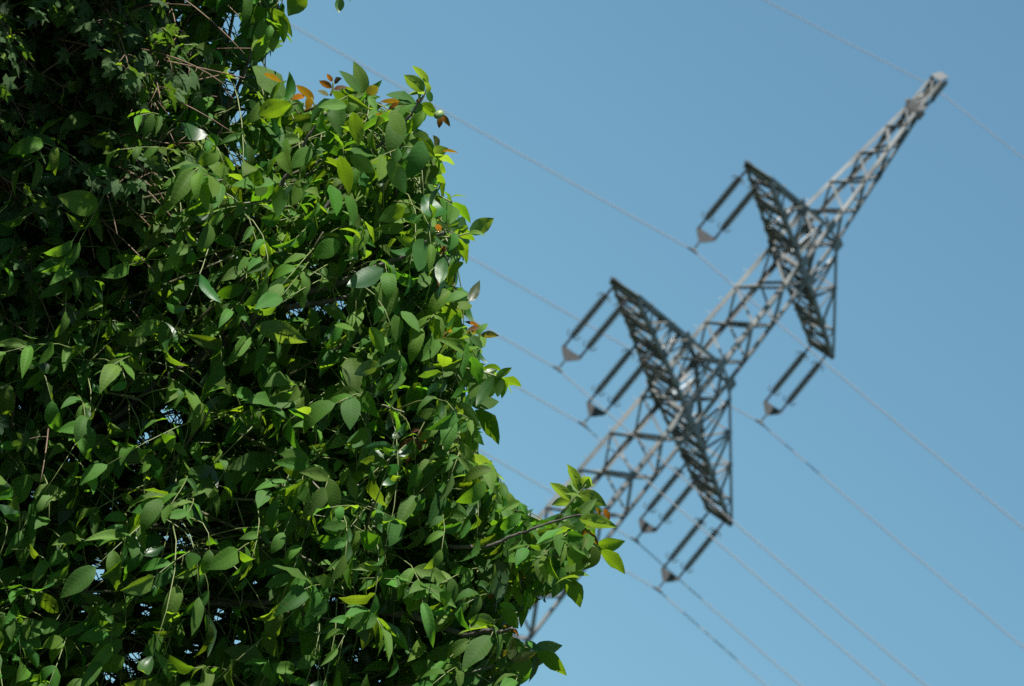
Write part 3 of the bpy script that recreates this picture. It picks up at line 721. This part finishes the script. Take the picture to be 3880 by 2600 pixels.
# ---- trunk and limbs
def limb(pts, r0, r1, n=10, wob=.012):
    P = np.array(pts, float); s = np.linspace(0, 1, len(P)); k = max(8, 5 * len(P)); ss = np.linspace(0, 1, k)
    Q = np.stack([np.interp(ss, s, P[:, i]) for i in range(3)], 1)
    for _ in range(3): Q[1:-1] = .25 * Q[:-2] + .5 * Q[1:-1] + .25 * Q[2:]
    Q[1:-1] += rng.normal(size=(k - 2, 3)) * min(wob, r0 * .14)
    m = MB(); m.tube(Q, np.linspace(r0, r1, k) * rng.uniform(.92, 1.10, k), n)
    return m
CROTCH = np.array([-1.70, 16.85, 2.0])
trunk = limb([walnut_base - Z_ * .1, walnut_base + np.array([.03, -.02, 1.0]), CROTCH, CROTCH + np.array([-.05, .1, .7]), CROTCH + np.array([.0, .1, 1.6]), CROTCH + np.array([.1, .05, 2.6])], .16, .03, 14, .01).build('trunk', BARK, wal, True)
def px(path, d): return [at(x, y, q) for (x, y), q in zip(path, np.linspace(d[0], d[1], len(path)))]
LIMBS = [ # seen between the leaves: image course, distances, radii
 ([(-300, 2250), (60, 1870), (345, 1640), (600, 1460), (845, 1310), (1000, 1180)], (16.5, 15.85), .022, .009),
 ([(330, 1640), (470, 1560), (560, 1480), (620, 1430)], (16.1, 16.0), .009, .005),
 ([(200, 1600), (480, 1330), (700, 1150), (830, 960), (940, 850), (1080, 780)], (16.4, 15.95), .014, .007),
 ([(330, 1290), (460, 1090), (520, 970), (600, 900)], (16.3, 15.9), .011, .006),
 ([(-200, 2330), (300, 2230), (560, 2200), (600, 2220), (680, 2270), (800, 2290), (1000, 2285), (1150, 2230)], (16.3, 15.9), .016, .007),
 ([(520, 2225), (600, 2180), (690, 2120), (860, 2030), (960, 1950)], (16.2, 16.0), .010, .005),
 ([(440, 1965), (560, 1990), (690, 2015), (830, 2010), (1000, 2080)], (16.1, 15.95), .010, .005),
 ([(665, 1995), (700, 1930), (740, 1890), (780, 1860)], (16.0, 15.9), .007, .004),
 ([(700, 900), (830, 500), (870, 390), (920, 290), (960, 180)], (16.2, 15.9), .007, .003),
 ([(1040, 740), (1090, 660), (1150, 545), (1200, 470), (1235, 430)], (15.95, 15.8), .006, .002),
 ([(1180, 860), (1380, 600), (1460, 530), (1540, 460), (1580, 400), (1605, 360)], (16.0, 15.8), .0058, .0018),
 ([(1100, 1120), (1240, 1090), (1290, 1070), (1420, 1010), (1520, 980), (1640, 900), (1680, 880)], (16.0, 15.8), .008, .003),
 ([(1080, 1165), (1190, 1150), (1330, 1120)], (16.0, 15.9), .008, .005),
 ([(1700, 2070), (1850, 2075), (1940, 2030), (2010, 2010), (2110, 1972), (2200, 1950)], (16.0, 15.8), .0050, .0020),
 ([(1300, 2300), (1550, 2330), (1760, 2410), (1850, 2385), (1900, 2400), (1940, 2380)], (16.1, 15.85), .009, .003),
 ([(640, 2510), (700, 2560), (760, 2620)], (16.1, 16.0), .009, .008)]
for path, d, r0, r1 in LIMBS:
    P = px(path, (d[0] - .32, d[1] - .25))
    limb(P, r0, r1, 8, .006).build('branch', BARK, trunk, True)
# heavy limbs outside the frame, joining the trunk to the crown
for tgt, r0 in ((at(-300, 2250, 16.5), .055), (at(200, 1600, 16.4), .045), (at(-200, 2330, 16.3), .045), (at(1300, 2300, 16.1), .04), (np.array([-2.9, 16.2, 4.2]), .05), (np.array([-2.2, 17.9, 4.4]), .05), (np.array([-1.2, 15.5, 3.6]), .04), (np.array([-.6, 17.8, 3.6]), .045)):
    tgt = np.array(tgt); limb([CROTCH, CROTCH * .6 + tgt * .4 + Z_ * .15, tgt], r0, .018, 10, .015).build('branch', BARK, trunk, True)
crown = leaves.build('crown', WALNUT_LEAF, wal)
far_leaves.build('outer_crown', WALNUT_LEAF, wal, low=True)
shoots.build('young_leaves', WALNUT_LEAF, wal)['label'] = 'bronze red young leaves at the shoot tips'
stalks.build('leaf_stalks', STALK, wal, True)['kind'] = 'stuff'
twigs.build('twigs', TWIG, wal, True)['kind'] = 'stuff'
for x, y, dd in ((665, 2275, 15.9), (448, 2535, 15.75), (462, 2556, 15.77), (566, 1914, 15.95), (1645, 877, 15.72), (1662, 886, 15.74), (1663, 434, 15.72), (1218, 430, 15.74)):
    m = MB(); c = at(x, y, dd); r = .0105; nl = 9; ns = 12; vs = []; fs = []
    ax = unit(np.array([.3, .1, .9]))
    a1 = unit(np.cross(ax, FWD)); a2 = np.cross(ax, a1)
    for i in range(nl):
        th = math.pi * i / (nl - 1); rr = r * math.sin(th) * (1 + .05 * math.cos(2 * th)) + 2e-4
        vs += [c + ax * r * 1.25 * math.cos(th) + rr * (a1 * math.cos(2 * math.pi * k / ns) + a2 * math.sin(2 * math.pi * k / ns)) for k in range(ns)]
    for i in range(nl - 1): fs += [(i * ns + k, (i + 1) * ns + k, (i + 1) * ns + (k + 1) % ns, i * ns + (k + 1) % ns) for k in range(ns)]
    m.add(vs, fs); m.build('walnut', HUSK, wal, True)

# ------------------------------------------------------------------ field maple at the left
maple_base = np.array([-2.55, 16.6, 0.0])
map_ = empty('maple_tree', tuple(maple_base))
tag(map_, 'shaded dark maple with small lobed leaves and thin reddish twigs, upper left beside the walnut', 'tree')
MP = np.array([(-1500, -1900), (700, -1900), (780, -500), (600, -120), (640, 60), (620, 200), (770, 270), (700, 330), (540, 380), (610, 520), (560, 680), (380, 760), (260, 900), (300, 1150), (180, 1300), (240, 1500), (110, 1750), (-1500, 2300)], float)
ang = np.radians([0, 16, 27, 40, 52, 66, 80, 92, 106, 120, 140, 165, 180])
rad = np.array([1.0, .80, .52, .66, .92, .66, .42, .52, .64, .44, .36, .30, .12])
AA = np.concatenate([ang, -ang[1:-1][::-1]]); RR = np.concatenate([rad, rad[1:-1][::-1]])
class Maple:
    def __init__(self): self.r = []
    def add(self, *a): self.r.append(a)
    def build(self, name, parent, low=False):
        idx = np.arange(len(AA)) if not low else np.array([0, 2, 4, 6, 8, 10, 12, 14, 16, 18, 20, 22])
        A, R = AA[idx], RR[idx]; n = len(A)
        b, d, nn, sz, cup, t = [np.array(x) for x in zip(*self.r)]
        d = unit(d); nn = unit(nn - d * (nn * d).sum(1, keepdims=True)); s = np.cross(d, nn)
        ring = np.array([(1.0, R * np.cos(A), R * np.sin(A)), (.55, R * np.cos(A) * .55, R * np.sin(A) * .55)], dtype=object)
        xs = np.concatenate([[0], R * np.cos(A) * .5, R * np.cos(A)]); ys = np.concatenate([[0], R * np.sin(A) * .5, R * np.sin(A)])
        rr = np.hypot(xs, ys)
        z = -cup[:, None] * rr[None] ** 2 + .35 * cup[:, None] * np.abs(ys)[None] * np.cos(6 * np.arctan2(ys, xs))[None]
        P = b[:, None] + sz[:, None, None] * ((xs[None] + .25)[..., None] * d[:, None] + ys[None, :, None] * s[:, None] + z[..., None] * nn[:, None])
        k = 2 * n + 1; F = []
        for i in range(n):
            j = (i + 1) % n
            F += [(0, 1 + j, 1 + i, 1 + i), (1 + i, 1 + j, 1 + n + j, 1 + n + i)]
        tri = np.array([f[:3] for f in F if f[2] == f[3]]); quad = np.array([f for f in F if f[2] != f[3]])
        tris = np.concatenate([tri, quad[:, [0, 1, 2]], quad[:, [0, 2, 3]]])
        Fm = (np.arange(len(P))[:, None, None] * k + tris[None]).reshape(-1, 3)
        uv = np.stack([np.broadcast_to(xs * .5 + .3, (len(P), k)), np.broadcast_to(ys, (len(P), k)), np.zeros((len(P), k))], -1)
        return raw_mesh(name, P.reshape(-1, 3) - parent_origin(parent), Fm[:, ::-1], MAPLE_LEAF, parent, uv.reshape(-1, 3), np.repeat(t, k, axis=0))
ml = Maple(); mfar = Maple(); mtw = MB(); mpet = MB()
def maple_twig(p, d, L, hi=True):
    s = np.linspace(0, 1, 6); sag = rng.uniform(.02, .22)
    Q = p + d * (s * L)[:, None] + DOWN * (sag * L * s ** 2)[:, None]
    if hi: mtw.tube(Q, np.linspace(.0024, .0012, 6), 5)
    e1 = unit(np.cross(d, np.array([.2, .7, .68]))); e2 = np.cross(d, e1)
    nn_ = int(L / .045)
    for i in range(nn_ + 1):
        q = (i + .5) / (nn_ + .5); c = np.array([np.interp(q, s, Q[:, k]) for k in range(3)]); a0 = (i % 2) * math.pi / 2 + rng.normal() * .3
        tipf = i == nn_
        for o in ((-1, 1) if not tipf else (-1, 1, 0, .5)):
            side = e1 * math.cos(a0) * o + e2 * math.sin(a0) * o
            pd = unit(side + .5 * d + Z_ * .15 + .3 * rng.normal(size=3)); pl = rng.uniform(.02, .055) * (1 if not tipf else .4)
            b = c + pd * pl + DOWN * .2 * pl
            if hi:
                x, y = pix(b)
                if not inside(x, y, MP) or in_gap(x, y): continue
                mpet.tube([c, c + pd * pl * .5, b], .0010, 4)
            ld = unit(pd + DOWN * rng.uniform(.2, 1.0) + .3 * rng.normal(size=3)); n = unit(Z_ + .55 * rng.normal(size=3) - FWD * .25)
            young = tipf and rng.random() < .55
            tint = np.array([1.0, 1.0, 1.0]) * rng.uniform(.7, 1.25) if not young else np.array([2.6, 2.1, 1.2]) * rng.uniform(.8, 1.1)
            (ml if hi else mfar).add(b, ld, n, rng.uniform(.026, .042) * (.55 if young else 1), rng.uniform(.1, .45), tint)
MC = np.array([-2.3, 16.5, 5.0])
k = 0
while k < 960:
    x, y = rng.uniform(-500, 720), rng.uniform(-700, 1800)
    if not inside(x, y, MP): continue
    e = float(edge_dist(x, y, MP))
    if rng.random() > np.interp(y, [0, 700, 1000, 1800], [1, .85, .25, .10]): continue
    dd = 15.85 + rng.uniform(-.45, .45) if not LB[min(max(int((y + 1300) / GS), 0), len(_gy) - 1), min(max(int((x + 800) / GS), 0), len(_gx) - 1)] and rng.random() < .75 else 16.4 + rng.uniform(0, .5)
    p = at(x, y, dd); k += 1
    d = unit(unit(p - MC) * .8 + np.array([.45, -.15, .25]) + .4 * rng.normal(size=3))
    maple_twig(p, d, rng.uniform(.12, .30))
# longer bare reddish shoots that catch the light
for pth in ([(-40, 145), (60, 125), (170, 85), (265, 55)], [(-20, 400), (200, 250), (330, 160), (470, 20)], [(380, 305), (450, 330), (560, 355)], [(460, 370), (490, 330), (520, 300)], [(520, 325), (600, 325), (720, 310), (830, 285)], [(480, 505), (560, 530), (640, 545), (750, 540)], [(340, 690), (430, 695), (500, 695), (570, 688)], [(215, 1305), (330, 1330), (440, 1322), (580, 1290)], [(570, 245), (620, 200), (670, 140)], [(60, 1480), (50, 1560), (40, 1640), (30, 1700)], [(380, 470), (440, 505), (500, 520)]):
    P = np.array([at(x, y, 15.45 + .1 * rng.random()) for x, y in pth]); s = np.linspace(0, 1, len(P)); ss = np.linspace(0, 1, 9)
    Q = np.stack([np.interp(ss, s, P[:, i]) for i in range(3)], 1)
    mtw.tube(Q, np.linspace(.0028, .0014, 9), 5)
    tip = Q[-1]; dv = unit(Q[-1] - Q[-3])
    for j in range(7):
        pd = unit(dv + .7 * rng.normal(size=3)); b = tip + pd * .008
        ml.add(b, pd, unit(Z_ - FWD * .5 + .5 * rng.normal(size=3)), rng.uniform(.012, .024), rng.uniform(.1, .5), np.array([2.8, 2.2, 1.2]) * rng.uniform(.8, 1.1))
    for q in (.25, .5, .75):
        c = np.array([np.interp(q, ss, Q[:, i]) for i in range(3)])
        for o in (-1, 1):
            pd = unit(np.cross(dv, FWD) * o + .4 * dv + .25 * rng.normal(size=3)); b = c + pd * .03
            mpet.tube([c, b], .0010, 4)
            ml.add(b, unit(pd + DOWN * .5), unit(Z_ - FWD * .4 + .4 * rng.normal(size=3)), rng.uniform(.026, .042), rng.uniform(.1, .4), np.ones(3) * rng.uniform(.8, 1.2))
k = 0
while k < 4000:  # unseen maple foliage, widened and thickened to shade the walnut's left side
    q = unit(rng.normal(size=3)) * rng.random() ** .42; p = np.array([-2.35, 16.1, 5.2]) + q * np.array([1.5, 1.9, 2.3])
    if p[2] < 2.0: continue
    x, y = pix(p)
    if (-150 < x < 4200 and -200 < y < 2800) or (x > 650 and y < 0): continue
    k += 1; maple_twig(p, unit(q + Z_ * .2 + .5 * rng.normal(size=3)), rng.uniform(.2, .35), False)
mtrunk = limb([maple_base - Z_ * .1, maple_base + np.array([.03, 0, 2]), maple_base + np.array([.08, -.05, 4]), maple_base + np.array([.1, -.05, 6.4])], .13, .02, 12, .01).build('trunk', BARK, map_, True)
for i in range(12):
    z0 = rng.uniform(2.2, 5.4); a = i * 2.4; c0 = maple_base + np.array([.06, -.03, z0])
    t = c0 + np.array([math.cos(a) * 1.0, math.sin(a) * 1.0, rng.uniform(.5, 1.1)])
    x, y = pix(t)
    limb([c0, .5 * (c0 + t) + Z_ * .05, t], .035, .008, 8, .01).build('branch', BARK, mtrunk, True)
ml.build('crown', map_); mfar.build('outer_crown', map_, low=True)
mtw.build('twigs', REDTWIG, map_, True)['kind'] = 'stuff'; mpet.build('leaf_stalks', REDTWIG, map_, True)['kind'] = 'stuff'
